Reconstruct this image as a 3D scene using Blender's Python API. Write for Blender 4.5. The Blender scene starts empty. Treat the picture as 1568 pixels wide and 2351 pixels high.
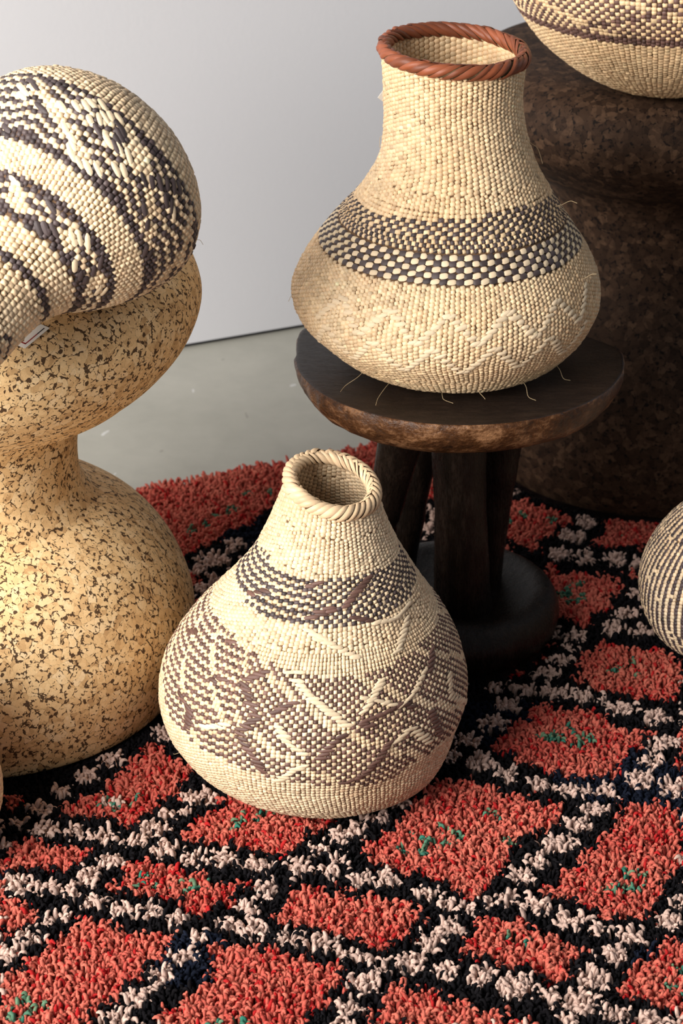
import bpy, math, random
import numpy as np

C = bpy.context.scene.collection
SC = bpy.context.scene

# ------------------------------------------------------------------ camera, world, light, exposure
FPX = 5000.0
cam_d = bpy.data.cameras.new('camera'); cam = bpy.data.objects.new('camera', cam_d); C.objects.link(cam)
cam.location = (0, 0, 1.3); cam.rotation_euler = (math.radians(90-27), 0, 0)
cam_d.sensor_fit = 'VERTICAL'; cam_d.sensor_height = 36.0; cam_d.lens = FPX/2351*36
cam_d.clip_start = .05; cam_d.clip_end = 50
cam_d.dof.use_dof = True; cam_d.dof.focus_distance = 2.16; cam_d.dof.aperture_fstop = 10
SC.camera = cam

w = bpy.data.worlds.new('world'); SC.world = w; w.use_nodes = True
w.node_tree.nodes['Background'].inputs[0].default_value = (.86, .92, 1.0, 1)
w.node_tree.nodes['Background'].inputs[1].default_value = .19

def area(name, loc, target, size, power, col):
    d = bpy.data.lights.new(name, 'AREA'); d.shape = 'RECTANGLE'; d.size, d.size_y = size; d.energy = power; d.color = col
    o = bpy.data.objects.new(name, d); C.objects.link(o); o.location = loc
    v = np.array(target)-np.array(loc); v = v/np.linalg.norm(v)
    o.rotation_euler = (math.acos(-v[2]), 0, math.atan2(v[1], v[0])-math.pi/2)
    return o
# the daylight of one big window on the left, a little behind the camera, and a far smaller one across the room
area('window_light', (-2.10, .12, 1.62), (.05, 2.2, .3), (2.1, 2.2), 262, (1.0, .965, .92))
area('far_window_light', (2.6, 3.0, 1.9), (.2, 2.4, .2), (.7, 1.0), 6, (.80, .88, 1.0))

SC.view_settings.view_transform = 'Standard'; SC.view_settings.look = 'None'
SC.view_settings.exposure = 0.0; SC.view_settings.gamma = 1.0; SC.view_settings.use_curve_mapping = False

# ------------------------------------------------------------------ helpers
def lin(r, g, b):
    f = lambda c: c/12.92 if c <= .04045 else ((c+.055)/1.055)**2.4
    return (f(r/255), f(g/255), f(b/255))

def tag(o, label=None, cat=None, group=None, kind=None):
    if label: o['label'] = label
    if cat: o['category'] = cat
    if group: o['group'] = group
    if kind: o['kind'] = kind
    return o

def empty(name, loc=(0, 0, 0)):
    o = bpy.data.objects.new(name, None); C.objects.link(o); o.location = loc; o.empty_display_size = .05
    return o

def link(name, me, mat=None, parent=None, loc=None):
    o = bpy.data.objects.new(name, me); C.objects.link(o)
    if mat is not None and not me.materials:
        for m in (mat if isinstance(mat, (list, tuple)) else [mat]): me.materials.append(m)
    if parent is not None:
        o.parent = parent
        o.matrix_parent_inverse = PINV(parent)
    if loc is not None: o.location = loc
    return o

from mathutils import Matrix, Vector
def PINV(p):
    t = Vector(p.location)
    q = p.parent
    while q is not None: t = t+Vector(q.location); q = q.parent
    return Matrix.Translation(-t) if p.parent is None else Matrix.Identity(4)

def mesh(name, V, faces, smooth=True, col=None, mat_idx=None):
    """V (n,3); faces: list of (k,m) integer arrays, m = 3 or 4."""
    me = bpy.data.meshes.new(name)
    V = np.asarray(V, np.float32)
    faces = [np.asarray(f, np.int32) for f in faces if len(f)]
    nl = sum(f.size for f in faces); nf = sum(len(f) for f in faces)
    me.vertices.add(len(V)); me.vertices.foreach_set('co', V.ravel())
    me.loops.add(nl); me.loops.foreach_set('vertex_index', np.concatenate([f.ravel() for f in faces]))
    me.polygons.add(nf)
    tot = np.concatenate([np.full(len(f), f.shape[1], np.int32) for f in faces])
    st = np.r_[0, np.cumsum(tot)[:-1]].astype(np.int32)
    me.polygons.foreach_set('loop_start', st)
    me.polygons.foreach_set('use_smooth', np.full(nf, smooth))
    if mat_idx is not None: me.polygons.foreach_set('material_index', np.asarray(mat_idx, np.int32))
    me.update(calc_edges=True)
    if col is not None:
        a = me.attributes.new('Col', 'FLOAT_COLOR', 'POINT')
        c = np.ones((len(V), 4), np.float32); c[:, :3] = col
        a.data.foreach_set('color', c.ravel())
    me.validate()
    return me

def gridfaces(ni, nj, wrap_j=True, base=0):
    i, j = np.meshgrid(np.arange(ni-1), np.arange(nj if wrap_j else nj-1), indexing='ij')
    j2 = (j+1) % nj
    return base+np.stack([i*nj+j, i*nj+j2, (i+1)*nj+j2, (i+1)*nj+j], -1).reshape(-1, 4)

def vnoise(P, scale, seed=0, octs=3):
    """cheap smooth 3-d noise in about -1..1"""
    g = np.random.default_rng(seed); out = np.zeros(P.shape[:-1]); a = 1.; tot = 0
    for o in range(octs):
        for k in range(4):
            d = g.normal(size=3); d /= np.linalg.norm(d)
            out += a*np.sin(P@d*scale*(1+.4*k)*2**o+g.uniform(0, 6.28))/4*1.4
        tot += a; a *= .55
    return out/tot

# node helper
class NT:
    def __init__(self, name):
        self.m = bpy.data.materials.new(name); self.m.use_nodes = True
        self.t = self.m.node_tree; self.n = self.t.nodes; self.b = self.n['Principled BSDF']
    def add(self, typ, ins=None, **props):
        x = self.n.new(typ)
        for k, v in props.items(): setattr(x, k, v)
        for k, v in (ins or {}).items(): self.put(x.inputs[k], v)
        return x
    def put(self, sock, v):
        if isinstance(v, bpy.types.NodeSocket): self.t.links.new(v, sock)
        elif isinstance(v, (tuple, list)) and len(v) == 3 and sock.type == 'RGBA': sock.default_value = (*v, 1)
        else: sock.default_value = v
    def coord(self, kind='Object', scale=(1, 1, 1)):
        tc = self.add('ShaderNodeTexCoord'); mp = self.add('ShaderNodeMapping', {'Vector': tc.outputs[kind], 'Scale': scale})
        return mp.outputs[0]
    def noise(self, vec, scale, detail=3, rough=.55):
        return self.add('ShaderNodeTexNoise', {'Vector': vec, 'Scale': scale, 'Detail': detail, 'Roughness': rough})
    def ramp(self, fac, stops, interp='LINEAR'):
        r = self.add('ShaderNodeValToRGB', {'Fac': fac}); r.color_ramp.interpolation = interp
        el = r.color_ramp.elements
        while len(el) < len(stops): el.new(.5)
        for e, (p, c) in zip(el, stops):
            e.position = p; e.color = (*c, 1) if isinstance(c, (tuple, list)) else (c, c, c, 1)
        return r.outputs['Color']
    def math(self, op, a, b=0., c=None, clamp=False):
        x = self.add('ShaderNodeMath', operation=op); x.use_clamp = clamp
        self.put(x.inputs[0], a); self.put(x.inputs[1], b)
        if c is not None: self.put(x.inputs[2], c)
        return x.outputs[0]
    def mix(self, fac, a, b, blend='MIX'):
        x = self.add('ShaderNodeMix', data_type='RGBA', blend_type=blend)
        self.put(x.inputs[0], fac); self.put(x.inputs[6], a); self.put(x.inputs[7], b)
        return x.outputs[2]
    def bump(self, h, strength=.5, dist=.001):
        x = self.add('ShaderNodeBump', {'Height': h, 'Strength': strength, 'Distance': dist})
        self.put(self.b.inputs['Normal'], x.outputs[0])
    def set(self, **k):
        for a, v in k.items(): self.put(self.b.inputs[a.replace('_', ' ')], v)
        return self.m

def plain_mat(name, col, rough=.6, spec=.3):
    t = NT(name); v = t.coord(); n = t.noise(v, 60, 4)
    c = t.mix(t.math('MULTIPLY', n.outputs[0], .5), col, tuple(x*.72 for x in col))
    return t.set(Base_Color=c, Roughness=rough, Specular_IOR_Level=spec)

# ------------------------------------------------------------------ materials
def straw_mat(name, col=None, attr=True, vary=.25, rough=.52):
    t = NT(name)
    if attr: base = t.add('ShaderNodeAttribute', attribute_name='Col').outputs['Color']
    else:
        oi = t.add('ShaderNodeObjectInfo').outputs['Random']
        base = t.ramp(oi, [(0, tuple(c*(1-vary) for c in col)), (.5, col), (1, tuple(min(1, c*(1+vary*.6)) for c in col))])
    v = t.coord('Object', (1, 1, 1) if attr else (1, 14, 14))
    n = t.noise(v, 900 if attr else 4, 3, .6)
    c = t.mix(.8, base, t.ramp(n.outputs[0], [(.3, .74), (.7, 1.12)]), 'MULTIPLY')
    t.bump(n.outputs[0], .25, .0006)
    return t.set(Base_Color=c, Roughness=rough, Specular_IOR_Level=.35)

def cork_mat(name, tones, gap, scale=1., gapw=.055, rough=.75, dens=.50):
    t = NT(name)
    v0 = t.coord('Object')
    wn = t.noise(v0, 95*scale, 2)
    wv = t.add('ShaderNodeVectorMath', {0: wn.outputs['Color'], 1: (.5, .5, .5)}, operation='SUBTRACT').outputs[0]
    wv = t.add('ShaderNodeVectorMath', {0: wv, 'Scale': .0075/scale}, operation='SCALE').outputs[0]
    v = t.add('ShaderNodeVectorMath', {0: v0, 1: wv}, operation='ADD').outputs[0]
    big = t.add('ShaderNodeTexVoronoi', {'Vector': v, 'Scale': 88*scale}, feature='F1')
    bige = t.add('ShaderNodeTexVoronoi', {'Vector': v, 'Scale': 88*scale}, feature='DISTANCE_TO_EDGE')
    sme = t.add('ShaderNodeTexVoronoi', {'Vector': v, 'Scale': 175*scale}, feature='DISTANCE_TO_EDGE')
    sm = t.add('ShaderNodeTexVoronoi', {'Vector': v, 'Scale': 175*scale}, feature='F1')
    sep = t.add('ShaderNodeSeparateColor', {'Color': big.outputs['Color']}); sep2 = t.add('ShaderNodeSeparateColor', {'Color': sm.outputs['Color']})
    tone = t.math('ADD', t.math('MULTIPLY', sep.outputs[0], .65), t.math('MULTIPLY', sep2.outputs[1], .35))
    fine = t.noise(v0, 700*scale, 3, .7)
    cl = t.ramp(tone, [(0, tones[0]), (.30, tones[1]), (.62, tones[2]), (.92, tones[3])])
    cl = t.mix(.55, cl, t.ramp(fine.outputs[0], [(.25, .72), (.7, 1.14)]), 'MULTIPLY')
    # open joints: narrow cracks between granules that widen to pits where the mask noise is high
    gm = t.noise(v0, 190*scale, 2, .6).outputs[0]
    wid = t.math('MULTIPLY', t.math('SUBTRACT', gm, 1-dens-.035, clamp=True), gapw*8.5)
    d1 = t.math('MULTIPLY', bige.outputs['Distance'], 1.0)
    pit = t.math('LESS_THAN', d1, wid)
    wid2 = t.math('MULTIPLY', t.math('SUBTRACT', gm, 1-dens+.03, clamp=True), gapw*13)
    pit2 = t.math('LESS_THAN', sme.outputs['Distance'], wid2)
    bark = t.math('MULTIPLY', t.math('GREATER_THAN', sep2.outputs[0], .955), t.math('LESS_THAN', sm.outputs['Distance'], .42))
    p = t.math('MAXIMUM', t.math('MAXIMUM', pit, pit2), bark)
    thin = t.math('LESS_THAN', d1, .018)
    c = t.mix(t.math('MULTIPLY', thin, .22), cl, gap)
    c = t.mix(t.math('MULTIPLY', p, .93), c, gap)
    h = t.math('SUBTRACT', t.math('MULTIPLY', fine.outputs[0], .12), p)
    t.bump(h, .75, .0015)
    return t.set(Base_Color=c, Roughness=rough, Specular_IOR_Level=.15)

def wood_mat(name, c0, c1, c2, rough=(.28, .5), sc=(1, 1, 1), bump=.5, spec=.3):
    t = NT(name); v = t.coord('Object', sc)
    n = t.noise(v, 30, 6, .65); f = t.noise(v, 190, 4, .6)
    k = t.math('ADD', t.math('MULTIPLY', n.outputs[0], .7), t.math('MULTIPLY', f.outputs[0], .3))
    c = t.ramp(k, [(.34, c0), (.5, c1), (.66, c2)])
    r = t.add('ShaderNodeMapRange', {'Value': f.outputs[0], 'From Min': .3, 'From Max': .7, 'To Min': rough[0], 'To Max': rough[1]})
    t.bump(t.math('ADD', n.outputs[0], t.math('MULTIPLY', f.outputs[0], .5)), bump, .003)
    return t.set(Base_Color=c, Roughness=r.outputs[0], Specular_IOR_Level=spec)

M = {}
M['weave'] = straw_mat('woven_palm')
M['shell'] = plain_mat('gap_shade_shell', (.13, .07, .033), .8)  # no lining: coloured dark to give the shade between stitches and rim strands
M['straw'] = straw_mat('pale_palm_strand', (.78, .61, .41), False, .10)
M['dark_strand'] = straw_mat('dark_palm_strand', (.068, .048, .047), False, .35, .42)
M['brown_strand'] = straw_mat('brown_palm_strand', (.135, .070, .054), False, .35, .42)
M['rim_pale'] = straw_mat('pale_rim_plait', (.72, .51, .31), False, .13, .45)
M['rim_red'] = straw_mat('red_rim_plait', (.235, .064, .026), False, .45, .50)
M['cork'] = cork_mat('light_cork', [(.50, .30, .135), (.75, .495, .24), (.84, .59, .305), (.87, .65, .38)], (.045, .020, .010))
M['dark_cork'] = cork_mat('dark_cork', [(.018, .009, .005), (.034, .0175, .0097), (.054, .029, .0165), (.092, .051, .029)], (.005, .003, .0025), .95, dens=.46)
M['wood_top'] = wood_mat('dark_oiled_wood', (.012, .0075, .0055), (.020, .012, .0085), (.036, .022, .015), (.30, .5), (1.2, 4, 1), .25)
M['wood_side'] = wood_mat('worn_brown_wood', (.012, .006, .004), (.075, .029, .010), (.30, .15, .07), (.28, .5), (1, 1, 1.5), 1.0)
M['wood_leg'] = wood_mat('black_brown_wood', (.004, .0027, .002), (.008, .005, .0036), (.022, .014, .010), (.18, .40), (3, 3, .6), .7, .22)
M['fibre'] = plain_mat('loose_palm_fibre', (.62, .46, .26), .6)
M['paper'] = plain_mat('white_card', (.74, .72, .68), .7)
M['red_ink'] = plain_mat('dark_red_ink', (.25, .012, .015), .6)
M['black_ink'] = plain_mat('black_ink', (.015, .013, .02), .6)
# ------------------------------------------------------------------ the room
FLOOR_Z = -.016
WA = math.radians(24.2)                      # the wall runs a little away from the camera to the right
we1 = np.array([math.cos(WA), math.sin(WA), 0]); wn = np.array([-math.sin(WA), math.cos(WA), 0])
W0 = np.array([-.153, 3.186, FLOOR_Z])

def slab(name, o, ax, ay, az, mat, kind='structure', parent=None):
    o, ax, ay, az = [np.array(k, float) for k in (o, ax, ay, az)]
    V = [o+ax*i+ay*j+az*k for k in (0, 1) for j in (0, 1) for i in (0, 1)]
    me = mesh(name, V, [[(0, 2, 3, 1), (4, 5, 7, 6), (0, 1, 5, 4), (2, 6, 7, 3), (0, 4, 6, 2), (1, 3, 7, 5)]], smooth=False)
    ob = link(name, me, mat, parent)
    return tag(ob, kind=kind) if kind else ob

t = NT('polished_concrete'); v = t.coord('Object')
n1 = t.noise(v, 2.2, 5, .6); n2 = t.noise(v, 26, 5, .65); n3 = t.noise(v, 160, 3)
c = t.ramp(n1.outputs[0], [(.3, (.335, .325, .275)), (.7, (.42, .405, .35))])
c = t.mix(.35, c, t.ramp(n2.outputs[0], [(.3, .8), (.7, 1.1)]), 'MULTIPLY')
vs = t.coord('Object', (1, .55, 1)); wv = t.noise(vs, 20, 2)
vv = t.add('ShaderNodeVectorMath', {0: vs, 1: t.add('ShaderNodeVectorMath', {0: wv.outputs['Color'], 'Scale': .05}, operation='SCALE').outputs[0]}, operation='ADD').outputs[0]
vo = t.add('ShaderNodeTexVoronoi', {'Vector': vv, 'Scale': 26}, feature='F1')
sp = t.add('ShaderNodeSeparateColor', {'Color': vo.outputs['Color']})
white = t.math('MULTIPLY', t.math('LESS_THAN', vo.outputs['Distance'], .15), t.math('GREATER_THAN', sp.outputs[0], .62))
darkd = t.math('MULTIPLY', t.math('LESS_THAN', vo.outputs['Distance'], .10), t.math('LESS_THAN', sp.outputs[0], .12))
c = t.mix(t.math('MULTIPLY', white, .6), c, (.72, .72, .71)); c = t.mix(t.math('MULTIPLY', darkd, .4), c, (.16, .14, .11))
t.bump(n3.outputs[0], .1, .001)
M['concrete'] = t.set(Base_Color=c, Roughness=.42, Specular_IOR_Level=.4)
t = NT('painted_wall'); v = t.coord('Object')
n1 = t.noise(v, 1.3, 3); n2 = t.noise(v, 140, 3)
c = t.mix(n1.outputs[0], (.575, .575, .60), (.615, .615, .64))
t.bump(n2.outputs[0], .12, .002)
M['wall'] = t.set(Base_Color=c, Roughness=.6, Specular_IOR_Level=.3)
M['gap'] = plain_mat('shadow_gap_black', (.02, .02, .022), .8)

slab('floor', (-3.2, -.6, FLOOR_Z-.05), (6.6, 0, 0), (0, 6.0, 0), (0, 0, .05), M['concrete'])
slab('wall_back', W0-we1*2.6+np.array([0, 0, .007]), we1*5.2, wn*.1, (0, 0, 2.9), M['wall'])
slab('gap_shade_back', W0-we1*2.6+wn*.006, we1*5.2, wn*.09, (0, 0, .0075), M['gap'])  # no board: black strip painted as the shade in the gap below the wall

# ------------------------------------------------------------------ vessel shapes
def crom(P, n=10):
    P = np.asarray(P, float)
    Q = np.vstack([2*P[0]-P[1], P, 2*P[-1]-P[-2]])
    out = []
    for i in range(1, len(Q)-2):
        p0, p1, p2, p3 = Q[i-1:i+3]
        for t in np.arange(n)/n:
            out.append(.5*(2*p1+(p2-p0)*t+(2*p0-5*p1+4*p2-p3)*t*t+(3*p1-p0-3*p2+p3)*t**3))
    out.append(Q[-2])
    return np.array(out)

class Surf:
    """A lumpy woven vessel: S(u, s) with u = angle (0 faces -y), s = arc length from the base centre."""
    def __init__(self, prof, lean=((0, 0, 0), (1, 0, 0)), tilt=(0, 0), tilt_from=.8, lump=.01, seed=0,
                 loc=(0, 0, 0), axis=None, squash=None):
        q = crom(prof); q[:, 0] = np.maximum(q[:, 0], 0.0002)
        d = np.r_[0, np.cumsum(np.hypot(*np.diff(q, axis=0).T))]
        self.s, self.r, self.z, self.L, self.h = d, q[:, 0], q[:, 1], d[-1], q[:, 1].max()
        self.lean = np.array(lean, float); self.tilt, self.tf, self.lump = tilt, tilt_from, lump
        g = np.random.default_rng(seed)
        self.ph = g.uniform(0, 6.28, 8); self.loc = np.array(loc, float); self.squash = squash
        if axis is None: self.M = np.eye(3)
        else:
            w = np.array(axis, float); w /= np.linalg.norm(w)
            e = np.cross([0, 0, 1.], w); e /= np.linalg.norm(e)
            f = np.cross(w, e)
            self.M = np.stack([e, f, w], 1)       # local x,y,z -> world
    def rad(self, s): return np.interp(s, self.s, self.r)
    def __call__(self, u, s, off=0.):
        if np.any(off):
            return self(u, s) + self.normal(u, s)*np.asarray(off)[..., None]
        r = np.interp(s, self.s, self.r); z = np.interp(s, self.s, self.z)
        p = self.ph; k = self.lump*np.clip(s/.12, 0, 1)
        r = r*(1+k*(np.sin(2*u+p[0]+9*s)+.7*np.sin(3*u+p[1]-14*s)+.5*np.sin(5*u+p[2]+31*s)+.25*np.sin(9*u+p[3]-23*s)))
        if self.squash is not None:
            a, ang, s0 = self.squash
            w = np.clip((s-s0)/(self.L-s0), 0, 1)
            r = r*(1+a*w*w*np.cos(2*(u-ang)))
        x = r*np.sin(u); y = -r*np.cos(u)
        hh = self.tf*self.h
        w = np.clip((z-hh)/(self.h-hh), 0, 1)**1.5
        zz = z+w*(self.tilt[0]*x+self.tilt[1]*y)
        x = x+np.interp(z, self.lean[:, 0], self.lean[:, 1]); y = y+np.interp(z, self.lean[:, 0], self.lean[:, 2])
        return np.stack([x, y, zz], -1)@self.M.T+self.loc
    def frame(self, u, s):
        e = 1e-4
        su = (self(u+.01, s)-self(u-.01, s)); ss = self(u, np.minimum(s+e*5, self.L))-self(u, np.maximum(s-e*5, 1e-4))
        su /= np.linalg.norm(su, axis=-1, keepdims=True)+1e-12; ss /= np.linalg.norm(ss, axis=-1, keepdims=True)+1e-12
        n = np.cross(su, ss); n /= np.linalg.norm(n, axis=-1, keepdims=True)+1e-12
        ss = np.cross(n, su)
        return su, ss, n
    def normal(self, u, s): return self.frame(u, s)[2]

SURF = {
 'fg': Surf([(0, .004), (.05, .002), (.0945, .003), (.1212, .0125), (.1402, .031), (.1525, .0564), (.162, .0929), (.1555, .1327), (.1356, .1724),
             (.1044, .2122), (.0768, .252), (.058, .2918), (.0445, .3300)],
            lean=((0, -.0116, 1.9623), (.03, -.025, 1.9623), (.06, -.031, 1.9623), (.13, -.0295, 1.9623), (.17, -.025, 1.9623), (.21, -.0196, 1.9623), (.25, -.0140, 1.9623), (.34, -.0086, 1.962)),
            tilt=(-.20, .22), tilt_from=.72, lump=.006, seed=3),
 'tall': Surf([(0, .004), (.04, .002), (.0736, .003), (.1114, .0125), (.1365, .0325), (.160, .0599), (.168, .0881), (.158, .1198), (.1335, .1585),
               (.1037, .1973), (.081, .2395), (.0725, .2900), (.0745, .3483)],
              lean=((0, .124, 2.2321), (.04, .1185, 2.2321), (.06, .114, 2.2321), (.09, .114, 2.2321), (.12, .116, 2.2321), (.16, .1175, 2.2321), (.2, .122, 2.2321), (.24, .1225, 2.2321), (.3, .117, 2.2321), (.36, .1165, 2.2321)),
              tilt=(-.06, .04), tilt_from=.8, lump=.006, seed=5, loc=(0, 0, .35)),
 'lying': Surf([(0, 0), (.035, .0008), (.0615, .0087), (.0905, .026), (.1149, .053), (.1241, .0848), (.1155, .1157), (.1015, .1427), (.0870, .1639), (.0706, .1831), (.0562, .2072), (.0489, .241), (.0453, .2988)],
               lump=.004, seed=8, loc=(-.2089, 2.0456, .6745), axis=(-.483, -.7596, -.4356)),
 'shelf': Surf([(0, .004), (.04, .002), (.065, .004), (.108, .025), (.147, .056), (.174, .09), (.197, .13), (.205, .17), (.196, .215), (.168, .255), (.128, .29), (.10, .32), (.09, .36), (.092, .39)],
               lean=((0, .39, 2.595), (1, .39, 2.595)), lump=.008, seed=11, loc=(0, 0, .5605)),
 'stripe': Surf([(0, .004), (.03, .002), (.056, .005), (.085, .024), (.104, .054), (.110, .09), (.102, .125), (.084, .155), (.064, .18), (.05, .205), (.046, .235)],
                lean=((0, .452, 2.205), (.09, .455, 2.205), (1, .47, 2.205)), lump=.008, seed=13),
 'corner': Surf([(0, .004), (.03, .002), (.056, .005), (.083, .024), (.0965, .052), (.0975, .082), (.091, .112), (.074, .138), (.058, .160), (.046, .185), (.044, .205)],
                lean=((0, -.4370, 1.810), (1, -.4370, 1.810)), lump=.008, seed=17),
}
CORK = [(0, .0), (.12, .0), (.205, .0), (.2205, .0008), (.2270, .0060), (.234, .030), (.2400, .070), (.238, .105), (.2225, .148), (.197, .184), (.164, .2105), (.134, .2265), (.122, .245), (.119, .27), (.1205, .30), (.127, .324), (.142, .3425), (.165, .353),
        (.181, .3580), (.189, .3615), (.196, .3675), (.220, .388), (.2455, .420), (.2590, .456), (.256, .484), (.243, .506), (.215, .518), (.16, .521), (0, .522)]
CORK2 = [(0, .0), (.12, .0), (.212, .0), (.2265, .0008), (.2320, .0060), (.242, .035), (.2485, .09), (.2465, .145), (.234, .190), (.210, .226), (.186, .248), (.169, .272), (.161, .300), (.158, .33), (.160, .360), (.166, .385), (.178, .404), (.192, .416),
         (.203, .4225), (.2115, .4265), (.219, .433), (.240, .449), (.265, .472), (.2765, .50), (.274, .524), (.260, .545), (.232, .557), (.17, .5605), (0, .561)]

# ------------------------------------------------------------------ cork stools
def revolve(name, prof, sc, loc, mat, parent, nu=160, lump=.0012, seed=1):
    q = crom(prof, 6)*sc; q[:, 0] = np.maximum(q[:, 0], .0005)
    u = np.linspace(0, 2*np.pi, nu, endpoint=False)
    R, U = np.meshgrid(q[:, 0], u, indexing='ij'); Z = np.repeat(q[:, 1:], nu, 1)
    V = np.stack([R*np.cos(U), R*np.sin(U), Z], -1)
    d = vnoise(V, 14, seed, 2)*lump
    V[..., 0] += d*np.cos(U); V[..., 1] += d*np.sin(U)
    me = mesh(name, V.reshape(-1, 3), [gridfaces(len(q), nu)])
    return link(name, me, mat, parent, loc)

def cork_stool(loc, prof, zs, mat, label):
    k, k2 = [int(np.argmin([abs(p[1]-z) for p in prof])) for z in zs]
    e = tag(empty('cork_stool', loc), label, 'stool', 'cork stools')
    for nm, pr in (('base', prof[:k+1]), ('neck', prof[k-1:k2+2]), ('seat', prof[k2:])):
        o = revolve(nm, pr, 1.0, None, mat, None, seed=3); o.parent = e
    return e
# ------------------------------------------------------------------ carved wooden stool
def wood_stool():
    cx, cy = .1306, 2.2417
    e = tag(empty('carved_stool', (cx, cy, 0)), 'dark carved wooden stool with round slab seat under the tall pale basket', 'stool')
    # seat: irregular round slab
    ang = np.radians([-180, -140, -117, -98, -60, -20, 20, 60, 98, 115, 140, 180]); rr = np.array([.165, .180, .198, .183, .181, .180, .1785, .181, .186, .160, .152, .165])
    nu = 260; u = np.linspace(-np.pi, np.pi, nu, endpoint=False)
    Ru = np.interp(u, ang, rr); k = np.hanning(15); k /= k.sum(); Ru = np.convolve(np.r_[Ru[-7:], Ru, Ru[:7]], k, 'valid')
    prof = np.array([(0.0, .3485), (.3, .3485), (.55, .3487), (.8, .3493), (.93, .3502), (.975, .3505), (.992, .3500), (1.0, .3480), (1.0, .344), (.996, .338), (.988, .332), (.975, .326), (.958, .3205), (.935, .3155), (.905, .310), (.87, .306), (.82, .302), (.7, .297), (.5, .295), (.02, .295)])
    fr, U = np.meshgrid(prof[:, 0], u, indexing='ij'); Z = np.repeat(prof[:, 1:], nu, 1)
    V = np.stack([fr*Ru*np.sin(U), -fr*Ru*np.cos(U), Z], -1)
    d = vnoise(V, 55, 4, 4)*.0042*np.clip((fr-.75)*4, 0, 1)*(Z < .349)
    V[..., 0] += d*np.sin(U); V[..., 1] -= d*np.cos(U); V[..., 2] += vnoise(V, 25, 6, 2)*.0012*(Z < .33)
    F = gridfaces(len(prof), nu)[:, ::-1]
    mi = np.repeat((np.arange(len(prof)-1) >= 6).astype(int), nu)
    o = link('seat', mesh('seat', V.reshape(-1, 3), [F], mat_idx=mi), [M['wood_top'], M['wood_side']], None); o.parent = e
    # struts
    def strut(a, b, r0, r1, seed, bow=0.):
        a, b = np.array(a, float), np.array(b, float); n = 26; m = 28
        tt = np.linspace(0, 1, n); ax = (b-a)/np.linalg.norm(b-a)
        e1 = np.cross(ax, [0, 1, 0]); e1 /= np.linalg.norm(e1); e2 = np.cross(ax, e1)
        ph = np.linspace(0, 2*np.pi, m, endpoint=False)
        T, PH = np.meshgrid(tt, ph, indexing='ij')
        r = r0+(r1-r0)*T-.004*np.sin(T*np.pi)
        r = r*(1+.05*np.cos(2*PH+seed)+.04*np.cos(3*PH-seed)) - .0025*np.exp(-((T-.52)/.02)**2)*(seed == 1)
        P = a+(b-a)*T[..., None]+(e1*np.cos(PH)[..., None]+e2*np.sin(PH)[..., None])*r[..., None]
        P[..., 0] += bow*np.sin(T*np.pi)
        P += (e1*np.cos(PH)[..., None]+e2*np.sin(PH)[..., None])*(vnoise(P, 60, seed, 3)*.0014)[..., None]
        o = link('leg', mesh('leg', P.reshape(-1, 3), [gridfaces(n, m)]), M['wood_leg'], None); o.parent = e
    strut((-.062, -.070, .302), (-.108, -.020, .045), .0255, .022, 1)
    strut((-.022, .045, .302), (-.066, .062, .045), .026, .024, 2)
    strut((.060, .020, .302), (.034, .030, .040), .029, .027, 3)
    strut((.000, -.040, .302), (.012, -.030, .040), .033, .036, 4)
    # base: heavy rounded ring with a dished top
    bp = [(0, .050), (.05, .050), (.078, .056), (.098, .064), (.113, .061), (.124, .046), (.1265, .028), (.120, .011), (.108, .001), (.06, .0), (0.001, .0)]
    q = crom(bp, 5); q[:, 0] = np.maximum(q[:, 0], .0005)
    u2 = np.linspace(0, 2*np.pi, 110, endpoint=False); R, U = np.meshgrid(q[:, 0], u2, indexing='ij'); Z = np.repeat(q[:, 1:], 110, 1)
    V = np.stack([R*np.cos(U), R*np.sin(U), Z], -1); dd = vnoise(V, 30, 9, 3)*.0018
    V[..., 0] += dd*np.cos(U); V[..., 1] += dd*np.sin(U)
    o = link('base', mesh('base', V.reshape(-1, 3), [gridfaces(len(q), 110)[:, ::-1]]), M['wood_leg'], None); o.parent = e

cork_stool((-.407, 2.146, 0), CORK, (.245, .324), M['cork'], 'light tan mushroom shaped cork stool with black specks holding the tipped over basket')
cork_stool((.43, 2.76, 0), CORK2, (.272, .385), M['dark_cork'], 'dark brown smoked cork stool behind the carved wooden stool')
wood_stool()
# ------------------------------------------------------------------ woven baskets
BO = np.array([(1, -.5), (1, .5), (.66, 1), (-.66, 1), (-1, .5), (-1, -.5), (-.66, -1), (.66, -1), (.62, -.55), (.62, .55), (-.62, .55), (-.62, -.55)])
BH = np.array([-.45]*8+[1.0]*4)
BQ = np.array([(0, 1, 9, 8), (2, 3, 10, 9), (4, 5, 11, 10), (6, 7, 8, 11), (8, 9, 10, 11)]); BT = np.array([(1, 2, 9), (3, 4, 10), (5, 6, 11), (7, 0, 8)])

def bead_geo(S, U, V, A, B, Hh, PHI, side=1, wall=0.):
    """many small domed stitches on the vessel surface: centre (U,V), half length A, half width B, height Hh, turn PHI"""
    cs, sn = np.cos(PHI), np.sin(PHI)
    x = BO[None, :, 0]*A[:, None]; y = BO[None, :, 1]*B[:, None]
    dx = x*cs[:, None]-y*sn[:, None]; dy = x*sn[:, None]+y*cs[:, None]
    r = np.maximum(S.rad(V), .004)
    uu = U[:, None]+dx/r[:, None]; vv = np.clip(V[:, None]+dy, .0005, S.L)
    P = S(uu, vv); N = S.normal(U, V)
    P = P+side*N[:, None, :]*((BH[None, :]*Hh[:, None])+wall)[..., None]
    k = np.arange(len(U))[:, None, None]*12
    q, t3 = (k+BQ[None]).reshape(-1, 4), (k+BT[None]).reshape(-1, 3)
    if side < 0: q, t3 = q[:, ::-1], t3[:, ::-1]
    return P.reshape(-1, 3), q, t3

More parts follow.
